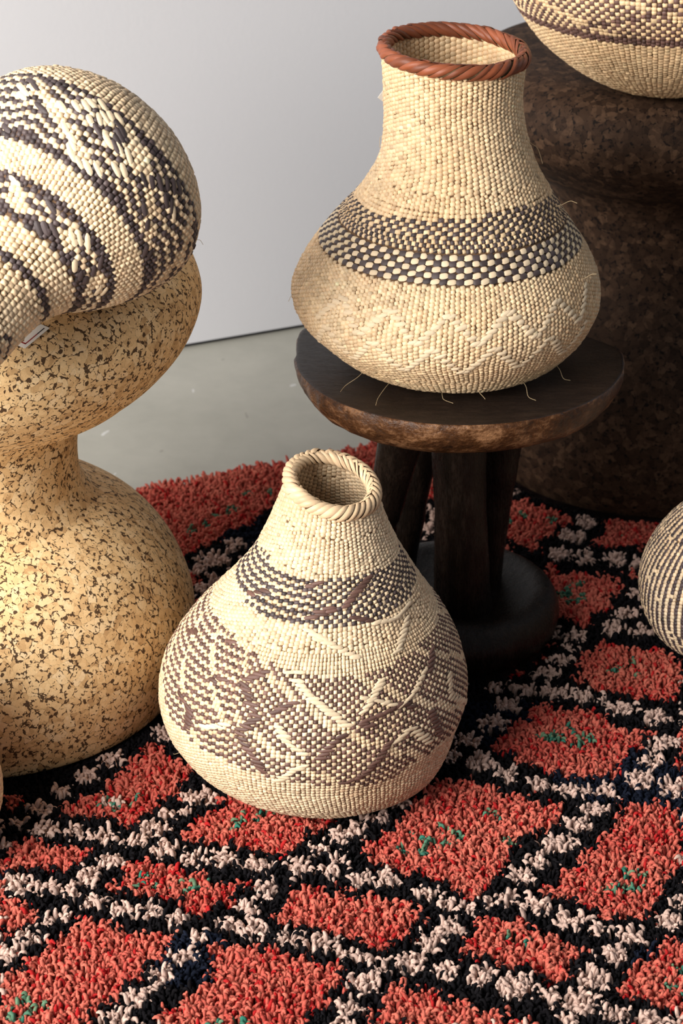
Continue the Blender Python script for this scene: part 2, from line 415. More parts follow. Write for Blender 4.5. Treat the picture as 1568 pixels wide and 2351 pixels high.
def bands(S, pitch, s0, s1, lo=.80, hi=1.25):
    """split the meridian into belts, each with its own even number of stakes"""
    out = []; s = s0
    while s < s1-1e-6:
        e = s; r0 = max(S.rad(s+.004), .006)
        while e < s1 and lo < max(S.rad(e), .006)/r0 < hi: e += .001
        e = max(e, s+.008); e = min(e, s1)
        if s1-e < .01: e = s1
        N = int(round(2*np.pi*max(S.rad((s+e)/2), .006)/pitch/2))*2
        out.append((s, e, max(N, 10))); s = e
    return out

LIGHT = np.array([(.78, .615, .415), (.73, .535, .345), (.64, .425, .255), (.75, .58, .37), (.68, .55, .35)])
def tint(n, g, warm=0., low=None):
    w8 = g.dirichlet([2.2, 2, .8, .8, .5], n)
    c = w8@LIGHT
    c = c*(1+.10*g.normal(size=n))[:, None]
    if low is not None: c = c*(1+low[:, None]*np.array([.05, .10, .16]))
    c[:, 1] *= 1-.10*warm; c[:, 2] *= 1-.25*warm
    return np.clip(c, 0, .9)

PILLOW = None
def pillow():
    """one flat palm strand, unit size, bulging along its length"""
    global PILLOW
    if PILLOW: return PILLOW
    nx, ny = 7, 4; xs = np.linspace(-1, 1, nx); ys = np.linspace(-1, 1, ny)
    V = []
    for x in xs:
        wd = (1-abs(x)**4)*.72+.28
        for y in ys: V.append((x, y*wd, (1-.75*y*y)*(1-x**4)*1.0-.35*(x**4)))
    f = gridfaces(nx, ny, wrap_j=False)[:, ::-1]
    PILLOW = (np.array(V), f)
    return PILLOW
STRAND = {}
def strand_mesh(mat):
    if mat not in STRAND:
        V, f = pillow(); STRAND[mat] = mesh('strand', V, [f]); STRAND[mat].materials.append(M[mat])
    return STRAND[mat]

def place_strands(S, items, parent, org):
    """each visible long float of the weave is a strand of its own"""
    for (u, s, a, b, h, phi, mat) in items:
        su, ss, n = [k[0] for k in S.frame(np.array([u]), np.array([s]))]
        d = su*math.cos(phi)+ss*math.sin(phi); e = np.cross(n, d)
        p = S(np.array([u]), np.array([s]))[0]+n*.0012-org
        o = bpy.data.objects.new('strand', strand_mesh(mat)); C.objects.link(o); o.parent = parent
        m = Matrix(((d[0]*a, e[0]*b, n[0]*h, p[0]), (d[1]*a, e[1]*b, n[1]*h, p[1]), (d[2]*a, e[2]*b, n[2]*h, p[2]), (0, 0, 0, 1)))
        o.matrix_basis = m

def along(S, pts, step):
    """walk a (degrees, mm) polyline at equal steps on the surface"""
    out = []
    for (u0, s0), (u1, s1) in zip(pts[:-1], pts[1:]):
        if u1-u0 > 180: u1 -= 360
        if u0-u1 > 180: u1 += 360
        r = S.rad((s0+s1)/2000); L = max(abs(math.radians(u1-u0)*r)/1.9, abs(s1-s0)/1000); n = max(1, int(round(L/step)))
        for k in range(n): out.append((math.radians(u0+(u1-u0)*(k+.5)/n), (s0+(s1-s0)*(k+.5)/n)/1000, np.sign((u1-u0)*(s1-s0)) or 1))
    return out

def rim(S, parent, org, mat, nst, rho, wide=1.02, seed=0, skew=1.5, flat=.8):
    """plaited rim: two rows of slanting flat strands meeting in a herringbone over the lip; every strand is a piece"""
    g = np.random.default_rng(seed)
    e = bpy.data.objects.new('rim', None); 
    # core roll of the rim
    nu, na = 96, 10
    u = np.linspace(0, 2*np.pi, nu, endpoint=False)
    def pos(u, al, rr):
        P = S(u, np.full_like(u, S.L-1e-4)); su, ss, n = S.frame(u, np.full_like(u, S.L-.004))
        c = P+ss*(rho*.25)-n*(.0016)
        return c+n*(np.cos(al)*rr)[..., None]+ss*(np.sin(al)*rr*1.12)[..., None]
    al = np.linspace(0, 2*np.pi, na, endpoint=False); U, A = np.meshgrid(u, al, indexing='ij')
    V = pos(U, A, np.full(U.shape, rho*.86))
    I, J = np.meshgrid(np.arange(nu), np.arange(na), indexing='ij')
    F = np.stack([I*na+J, I*na+(J+1) % na, ((I+1) % nu)*na+(J+1) % na, ((I+1) % nu)*na+J], -1).reshape(-1, 4)
    core = mesh('rim', V.reshape(-1, 3)-org, [F]); core.materials.append(M['shell'])
    e = bpy.data.objects.new('rim', core); C.objects.link(e); e.parent = parent
    du = 2*np.pi/nst
    for row in (0, 1):
        for k in range(nst):
            a0, a1 = ((-75, 108) if row == 0 else (235, 82))
            if row == 0 and g.random() < .3: a0 -= 14
            nn, mm_ = 9, 4
            tt = np.linspace(0, 1, nn); ww = np.linspace(-1, 1, mm_)
            T, Wd = np.meshgrid(tt, ww, indexing='ij')
            alp = np.radians(a0+(a1-a0)*T+g.normal()*3)
            width = du*.5*wide*(1+.16*g.normal())
            taper = 1-.35*np.abs(2*T-1)**3
            uu = (k+.5*row)*du+du*skew*(T-.5)*(1 if row == 0 else 1)+Wd*width*taper
            rr = rho*(.98+.05*g.normal())+rho*.16*(1-Wd**2)*np.sin(np.clip(T, .04, .96)*np.pi)**.5-rho*.09*(Wd > .5)+rho*.03*row
            P = pos(uu, alp, rr)
            f = gridfaces(nn, mm_, wrap_j=False)
            if row == 1: f = f[:, ::-1]
            o = link('strand', mesh('rim_strand', P.reshape(-1, 3)-org, [f]), M[mat], None); o.parent = e
    return e

def fibre(parent, org, pts, r=.00021):
    P = crom(np.array(pts, float), 7); n, m = len(P), 4
    T = np.gradient(P, axis=0); T /= np.linalg.norm(T, axis=1, keepdims=True)
    a = np.cross(T, [.3, .5, .81]); a /= np.linalg.norm(a, axis=1, keepdims=True); b = np.cross(T, a)
    ph = np.arange(m)*2*np.pi/m
    V = P[:, None]+(a[:, None]*np.cos(ph)[None, :, None]+b[:, None]*np.sin(ph)[None, :, None])*r
    o = link('loose_fibre', mesh('loose_fibre', V.reshape(-1, 3)-org, [gridfaces(n, m)]), M['fibre'], None); o.parent = parent

def basket(name, key, label, pitch, row, colour, slant=.25, s_end=None, inner=.1, seed=0, cat='basket', bump_h=.0011, skip=None, warm=0., fib=6, rowfn=None, even=None):
    S = SURF[key]; g = np.random.default_rng(seed)
    org = S(np.array([0., np.pi]), np.array([.001, .001])).mean(0)
    if S.M[2, 2] > .99: org[2] = S(np.linspace(0, 6, 40), np.full(40, .03))[:, 2].min()
    e = tag(empty(name, tuple(org)), label, cat, 'woven gourd baskets')
    # body shell
    ns, nu = 90, 110
    s = np.linspace(.001, S.L, ns); u = np.linspace(0, 2*np.pi, nu, endpoint=False)
    Sg, Ug = np.meshgrid(s, u, indexing='ij')
    Po = S(Ug, Sg, np.full(Sg.shape, -.0006)); Pi = S(Ug, Sg, np.full(Sg.shape, -.0034))
    V = np.concatenate([Po.reshape(-1, 3), Pi[::-1].reshape(-1, 3)])-org
    o = link('body', mesh('body', V, [gridfaces(2*ns, nu)]), M['shell'], None); o.parent = e
    # weave
    G = [[], [], [], [], [], [], []]; j0 = 0; ci = []
    se = s_end or S.L-.002
    for (a, b, N) in bands(S, pitch, .004, se):
        rh = row if rowfn is None else rowfn((a+b)/2)
        nr = max(1, int(round((b-a)/rh))); rh = (b-a)/nr
        I, J = np.meshgrid(np.arange(N), np.arange(nr), indexing='ij'); I, J = I.ravel(), J.ravel()
        U = (I+.5)/N*2*np.pi-np.pi; Vv = a+(J+.25+.5*(I % 2))*rh
        if even is not None: Vv = np.where(even(U, Vv), a+(J+.5)*rh, Vv)
        pu = 2*np.pi*np.maximum(S.rad(Vv), .004)/N
        G[0].append(U); G[1].append(Vv); G[2].append(pu*.535); G[3].append(np.full(len(U), rh*.53)); ci.append((I, J+j0, N)); j0 += nr
        G[4].append(I); G[5].append(J+j0-nr); G[6].append(np.full(len(U), N))
    U, Vv, A, B, I, J, N = [np.concatenate(k) for k in G]
    keep = np.ones(len(U), bool) if skip is None else ~skip(U, Vv)
    U, Vv, A, B, I, J, N = [k[keep] for k in (U, Vv, A, B, I, J, N)]
    n = len(U)
    low = vnoise(S(U, Vv), 22, seed+5, 2)
    col = tint(n, g, warm, low)
    style = colour(U, Vv, I, J, N, g)              # (n,3) colours with nan where plain straw
    dk = ~np.isnan(style[:, 0]); col[dk] = style[dk]*(1+.22*g.normal(size=dk.sum()))[:, None].clip(.4, 1.8)
    hh = bump_h*(1+.2*g.normal(size=n)).clip(.4, 1.7); ph = slant+.14*g.normal(size=n)
    U = U+g.normal(size=n)*.05*A/np.maximum(S.rad(Vv), .004); Vv = Vv+g.normal(size=n)*.06*B
    big = 1+.10*g.normal(size=n)
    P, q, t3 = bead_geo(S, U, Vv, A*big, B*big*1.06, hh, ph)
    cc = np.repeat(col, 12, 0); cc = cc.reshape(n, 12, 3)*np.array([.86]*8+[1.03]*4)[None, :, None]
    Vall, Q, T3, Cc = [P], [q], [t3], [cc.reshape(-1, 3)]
    if inner:
        si = S.L-inner
        for (a, b, Nn) in bands(S, pitch*1.1, si, S.L-.003):
            nr = max(1, int(round((b-a)/(row*1.1)))); rh = (b-a)/nr
            I2, J2 = np.meshgrid(np.arange(Nn), np.arange(nr), indexing='ij'); I2, J2 = I2.ravel(), J2.ravel()
            U2 = (I2+.5)/Nn*2*np.pi; V2 = a+(J2+.25+.5*(I2 % 2))*rh; m = len(U2)
            P2, q2, t2 = bead_geo(S, U2, V2, 2*np.pi*S.rad(V2)/Nn*.56, np.full(m, rh*.6), np.full(m, bump_h), .1*g.normal(size=m)-slant, -1, .0036)
            k = sum(len(x) for x in Vall)
            Vall.append(P2); Q.append(q2+k); T3.append(t2+k); Cc.append(np.repeat(tint(m, g, warm+.2)*.92, 12, 0))
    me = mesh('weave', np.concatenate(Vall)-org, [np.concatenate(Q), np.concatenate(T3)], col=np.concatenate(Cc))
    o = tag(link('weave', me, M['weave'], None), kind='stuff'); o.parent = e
    for k in range(fib):
        u0 = g.uniform(-1.5, 1.5); s0 = g.uniform(.25, .9)*S.L
        p = S(np.array([u0]), np.array([s0]))[0]; su, ss, nn = [x[0] for x in S.frame(np.array([u0]), np.array([s0]))]
        a = g.normal(size=3)*.006
        ln = g.uniform(.2, .7)
        fibre(e, org, [p, p+nn*.006*ln+a*.4, p+nn*.010*ln+a+su*g.normal()*.004, p+nn*.011*ln+a*1.4+ss*g.normal()*.004])
    return S, e, org, g

NANC = np.array([np.nan]*3)
def paint(n): return np.full((n, 3), np.nan)
def deg(U): return (np.degrees(U)+180) % 360-180

# --- pear shaped basket on the rug: two belts of brown pattern
BROWN = np.array([.130, .068, .053]); BLACK = np.array([.066, .046, .045])
def fg_colour(U, s, I, J, N, g):
    c = paint(len(U)); d = deg(U); mm = s*1000
    wob = 4*np.sin(np.radians(d)*9)
    # upper belt : wings, 120 degrees each
    up = 413+3*np.sin(np.radians(d*4)); dn = 362+.006*(np.abs((d-8+180) % 120-60)-60)**2*0+10*np.clip(np.abs(d-10)/60-.35, 0, 1)
    zone = (mm > dn) & (mm < up) & (np.abs(d+11) < 98+wob)
    diag = diag2 = (I+J) % 2 == 0
    stripe = np.where(d < -8, (J % 2) == 0, diag)
    c[zone & stripe] = BLACK
    # main belt : left half striped, right half dotted with diamonds
    top = np.interp(d, [-110, -88, -60, -46, -28, -11, 10, 36, 60, 76, 110], [335, 334, 337, 333, 327, 318, 311, 314, 320, 322, 330])
    bot = np.interp(d, [-110, -90, -60, -38, -20, 10, 28, 40, 55, 78, 110], [262, 258, 226, 217, 209, 196, 187, 202, 206, 196, 220])
    zone = (mm > bot) & (mm < top)
    zig = np.abs(((d*1.0+mm*.35) % 22)-11) < 1.3
    dots = np.where((d % 40) < 20, diag, diag2)
    rows = (J % 2 == 0)
    stripe = np.where(d < -32, rows & ~zig, dots)
    dia = (np.abs(((d*.9+mm*.55) % 34)-17) < 2.0) & (d > -30)
    c[zone & stripe & ~dia] = BROWN
    return c

PAT = {"FGL":{"light":[[[-9.5,312.0],[-2.0,294.6],[6.0,279.1],[13.5,262.6]],[[29.0,303.3],[24.0,286.9],[18.5,273.3]],[[-13.0,265.5],[-8.5,248.1],[-1.5,235.5]],[[52.5,294.6],[42.5,277.2],[34.5,269.4]],[[18.5,289.8],[27.5,281.0],[33.5,272.3]],[[-9.5,361.5],[2.0,349.8],[10.0,340.1],[19.0,328.5]],[[55.0,352.7],[47.0,338.2],[39.5,322.7]],[[31.0,235.5],[39.0,245.2],[47.5,217.1]],[[-43.0,242.3],[-34.5,251.0],[-32.5,256.8]],[[-14.5,316.9],[-7.0,318.8]],[[65.5,273.3],[63.0,248.1],[82.0,212.2]],[[-12.0,203.5],[-6.0,219.0],[-1.5,225.8]],[[30.5,360.5],[45.0,356.6],[62.0,362.4]],[[-4.0,352.7],[5.5,346.0]]],"dark":[[[-31.5,298.5],[-26.0,283.0],[-21.5,268.4],[-27.0,252.0],[-23.5,237.4],[-19.5,225.8],[-17.0,213.2]],[[-7.5,289.8],[-12.0,283.0],[-15.5,276.2]],[[12.5,256.8],[7.0,246.2],[3.0,230.7]],[[29.0,239.4],[24.0,222.9],[18.0,206.4],[10.5,200.6]],[[49.5,252.0],[53.5,218.1]],[[61.0,309.1],[54.0,287.8]],[[42.0,262.6],[36.5,272.3],[18.0,265.5]],[[-60.0,259.7],[-50.5,252.0],[-50.0,231.6]],[[-39.5,296.5],[-47.5,286.9]],[[-22.5,315.9],[-31.5,300.4]],[[-49.5,326.6],[-46.0,332.4]],[[23.0,258.8],[18.0,264.6]],[[-58.5,375.0],[-44.0,389.6]],[[-16.0,402.2],[-5.5,409.9]],[[35.0,410.9],[20.0,394.4],[12.5,380.8]],[[-6.5,377.0],[5.5,383.8]],[[-11.0,371.2],[7.0,380.8]],[[17.5,371.2],[30.5,362.4]],[[-80.5,302.4],[-72.5,314.0]]]},"LYL":{"light":[[[164.5,183.7],[159.0,176.5],[154.0,170.9],[151.0,161.3],[145.0,155.7]],[[151.0,181.3],[146.0,174.9],[142.0,161.3],[137.0,158.1]],[[158.0,193.3],[153.0,199.0],[148.5,203.0],[148.5,212.6],[139.0,216.6],[130.5,207.8]],[[139.0,184.5],[135.0,183.7],[128.5,180.5],[124.5,183.7]],[[128.0,201.4],[122.5,192.5]],[[96.5,182.9],[90.0,176.5]],[[172.0,259.9],[163.5,255.9]],[[116.5,272.7],[111.0,263.1],[104.5,259.9]],[[102.0,283.9],[93.5,282.3]],[[66.0,271.1],[61.5,259.1]],[[-172.5,171.7],[-178.5,174.9],[-177.5,183.7]]],"dark":[[[-176.0,162.1],[177.0,170.9]],[[172.5,190.9],[167.5,185.3]],[[145.5,184.5],[142.0,178.9]],[[139.0,166.9],[135.5,166.1],[133.0,186.1]],[[116.0,189.3],[110.0,178.9],[104.0,168.5],[98.5,158.9]],[[107.5,199.8],[100.5,205.4],[93.0,209.4]],[[102.5,181.3],[94.5,178.1]],[[143.5,262.3],[135.5,262.3]],[[139.5,287.1],[132.0,279.1],[125.0,275.1]],[[92.0,263.1],[88.0,259.1]],[[89.5,283.9],[76.5,277.5]],[[86.0,219.8],[78.0,214.2]],[[-177.5,213.4],[-175.0,215.0]],[[83.0,268.7],[88.0,270.3]]]}}
def strands_from(S, lines, step, a, b, h, slant, mat, g):
    out = []
    for ln in lines:
        for (u, s, sg) in along(S, ln, step):
            out.append((u, s, a*(1+.12*g.normal()), b*(1+.08*g.normal()), h, (sg*slant if 0 < slant < .2 else slant)+.10*g.normal(), mat))
    return out

S, e, org, g = basket('gourd_basket', 'fg', 'pear shaped pale straw basket with brown zigzag belts standing on the red rug', .0050, .0041, fg_colour, .16, inner=.14, seed=21, fib=7, even=lambda U, s: (deg(U) > -32) & (s > .18) & (s < .342) | (deg(U) > -8) & (s > .355) & (s < .42))
it = strands_from(S, PAT['FGL']['light'], .0044, .0070, .0020, .0014, .14, 'straw', g)+strands_from(S, PAT['FGL']['dark'], .0043, .0070, .0020, .0014, .14, 'brown_strand', g)
place_strands(S, it[:300], e, org)
rim(S, e, org, 'rim_pale', 36, .0070, seed=4, skew=2.4)

# --- tall basket with the straight neck
S = SURF['tall']
def tall_colour(U, s, I, J, N, g):
    c = paint(len(U)); d = deg(U); mm = s*1000
    lim = np.interp(d, [-90, -57, -15, 22, 60, 90], [333, 336, 343, 349, 346, 340])
    zone = (mm > 306) & (mm < lim)
    c[zone & ((I+J) % 2 == 0)] = BLACK
    return c
S, e, org, g = basket('gourd_basket', 'tall', 'straw basket with wide straight neck, russet plaited rim and black checked belt on carved stool', .0056, .0046, tall_colour, .34, inner=.09, seed=33, warm=.5, fib=8,
                      skip=lambda U, s: (s > .274) & (s < .306), bump_h=.0013, even=lambda U, s: (s > .306) & (s < .352))
it = []; N = 104; nr = 5; rest = []
for i in range(N):
    for j in range(nr):
        u = (i+.5)/N*2*math.pi-math.pi; s = .274+(j+.5)*(.032/nr)
        pu = 2*math.pi*S.rad(s)/N
        row = (u, s, pu*.60*(1+.08*g.normal()), (.0030+.0012*(i % 2)*0)*(1+.06*g.normal()), .0013, .22+.08*g.normal(), 'dark_strand' if (i+j) % 2 == 0 else 'straw')
        (it if abs(math.degrees(u)) < 55 else rest).append(row)
place_strands(S, it, e, org)
U, s, A, B, Hh, PH = [np.array([r[k] for r in rest]) for k in range(6)]
P, q, t3 = bead_geo(S, U, s, A, B, Hh, PH)
cc = np.array([BLACK if r[6] == 'dark_strand' else (.76, .60, .39) for r in rest])
o = tag(link('weave', mesh('weave_belt', P-org, [q, t3], col=np.repeat(cc, 12, 0)), M['weave'], None), kind='stuff'); o.parent = e
zz = []
for base, amp, per, ph0 in ((192, 17, 11, 0), (228, 17, 11, 5)):
    pts = []
    for k in range(12):
        pts.append((-62+ph0+k*per, base+(amp if k % 2 else -amp)))
    zz.append(pts)
it2 = strands_from(S, zz, .0054, .0062, .0024, .0016, .24, 'straw', g)
place_strands(S, it2[:300-len(it)], e, org)
rim(S, e, org, 'rim_red', 38, .0070, seed=9, wide=1.06, skew=2.6)

for u0, s0, ln in ((-52, 128, 1.5), (-36, 122, 1.7), (-8, 108, .7), (36, 126, 1.0), (60, 132, .8), (62, 250, .9), (75, 330, 1.3)):
    u0, s0 = math.radians(u0), s0/1000
    p = S(np.array([u0]), np.array([s0]))[0]; su, ss, nn = [x[0] for x in S.frame(np.array([u0]), np.array([s0]))]
    out = np.array([math.sin(u0), -math.cos(u0), 0])
    dz = -min(.016, max(p[2]-.354, .002)) if s0 < .2 else .01
    fibre(e, org, [p, p+out*.006*ln+[0, 0, dz*.3], p+out*.013*ln+su*.004*g.normal()+[0, 0, dz*.8], p+out*.020*ln+su*.006*g.normal()+[0, 0, dz]])

# --- gourd basket lying on the light cork stool
def ly_colour(U, s, I, J, N, g):
    c = paint(len(U)); d = (np.degrees(U)) % 360; mm = s*1000
    edge = lambda a: np.abs(mm-a) < 3.6
    band = (mm > 153) & (mm < 221)
    wave = ((J+I//9) % 2 == 0)
    blank = np.abs(((d*.8+mm*.7) % 40)-20) < 4.2
    c[band & wave & ~blank] = BLACK
    ov = (mm > 253) & (mm < 287)
    c[ov & (J % 2 == 0) & ~(np.abs(((d+mm*.5) % 46)-23) < 6)] = BLACK
    c[edge(155) | edge(219) | edge(255) | edge(286) | (np.abs(mm-322) < 3.4)] = BLACK
    c[(mm > 372) & (mm < 392) & ((I//3+J) % 3 == 0)] = BLACK
    return c
S, e, org, g = basket('gourd_basket', 'lying', 'straw gourd basket with black leaf bands lying tipped over on light cork stool', .0062, .0053, ly_colour, .12, inner=.06, seed=45, fib=8, bump_h=.0015)
it = strands_from(S, PAT['LYL']['light'], .0054, .0080, .0027, .0014, -.45, 'straw', g)+strands_from(S, PAT['LYL']['dark'], .0052, .0080, .0026, .0014, -.45, 'dark_strand', g)
place_strands(S, it[:300], e, org)
rim(S, e, org, 'rim_pale', 34, .0060, seed=14)

# --- round bottomed basket on the dark cork stool
def sh_colour(U, s, I, J, N, g):
    c = paint(len(U)); d = deg(U); mm = s*1000
    z = (mm > 214) & (mm < 330)
    saw = np.abs(((d*.9+mm*.8) % 44)-22) < 3.2
    c[z & ((I+J) % 2 == 0) & ~saw] = BROWN
    c[z & (np.abs(((d*.9-mm*.8) % 62)-31) < 1.6)] = BROWN
    c[(mm > 212) & (mm < 221)] = BROWN
    return c
S, e, org, g = basket('gourd_basket', 'shelf', 'large round bottomed tan basket with brown diamond belt on dark cork stool', .0060, .0050, sh_colour, .20, inner=.05, seed=57, warm=.8, fib=2, even=lambda U, s: (s > .221) & (s < .33))
rim(S, e, org, 'rim_pale', 44, .0075, seed=24)

# --- striped basket and the small basket by the light cork stool
def st_colour(U, s, I, J, N, g):
    c = paint(len(U)); c[(I % 2) == 0] = np.array([.062, .042, .042])
    c[(g.random(len(U)) < .05)] = np.nan
    return c
S, e, org, g = basket('gourd_basket', 'stripe', 'small round basket with narrow dark and cream vertical stripes on the rug', .0050, .0044, st_colour, .08, inner=.05, seed=63, fib=2)
rim(S, e, org, 'rim_pale', 34, .0056, seed=34)
S, e, org, g = basket('gourd_basket', 'corner', 'small plain straw basket beside the foot of the light cork stool', .0056, .0046, lambda U, s, I, J, N, g: paint(len(U)), .15, inner=.05, seed=71, fib=1)
rim(S, e, org, 'rim_pale', 32, .0056, seed=44)
# ------------------------------------------------------------------ paper tags
def card(name, label, org, ex, ey, t=.0006, border=True):
    org, ex, ey = np.array(org, float), np.array(ex, float), np.array(ey, float); nz = np.cross(ex, ey); nz /= np.linalg.norm(nz)
    e = tag(empty(name, tuple(org)), label, 'tag', 'paper tags')
    def sl(nm, a0, a1, b0, b1, z0, z1, mat):
        V = [ex*a+ey*b+nz*z for z in (z0, z1) for b in (b0, b1) for a in (a0, a1)]
        o = link(nm, mesh(nm, V, [[(0, 2, 3, 1), (4, 5, 7, 6), (0, 1, 5, 4), (2, 6, 7, 3), (0, 4, 6, 2), (1, 3, 7, 5)]], smooth=False), mat, None); o.parent = e
    sl('card', 0, 1, 0, 1, 0, t, M['paper'])
    if border:
        sl('red_line', .13, .155+.02, .13, .9, t, t+.0001, M['red_ink'])
        sl('red_line', .13, .62, .13, .175, t, t+.0001, M['red_ink'])
        sl('black_line', .62, .92, .13, .175, t, t+.0001, M['black_ink'])
    return e
card('price_tag', 'white card price tag with red and black border line under the tipped over basket', (-.3013, 1.9182, .4972), (.0215, .0221, .0120), (-.0210, .0018, .0090))
card('price_tag', 'tiny blank white paper tag sticking out behind the neck of the tall basket', (.0385, 2.268, .6400), (.0075, .003, -.0070), (.0065, .002, .0085), border=False)

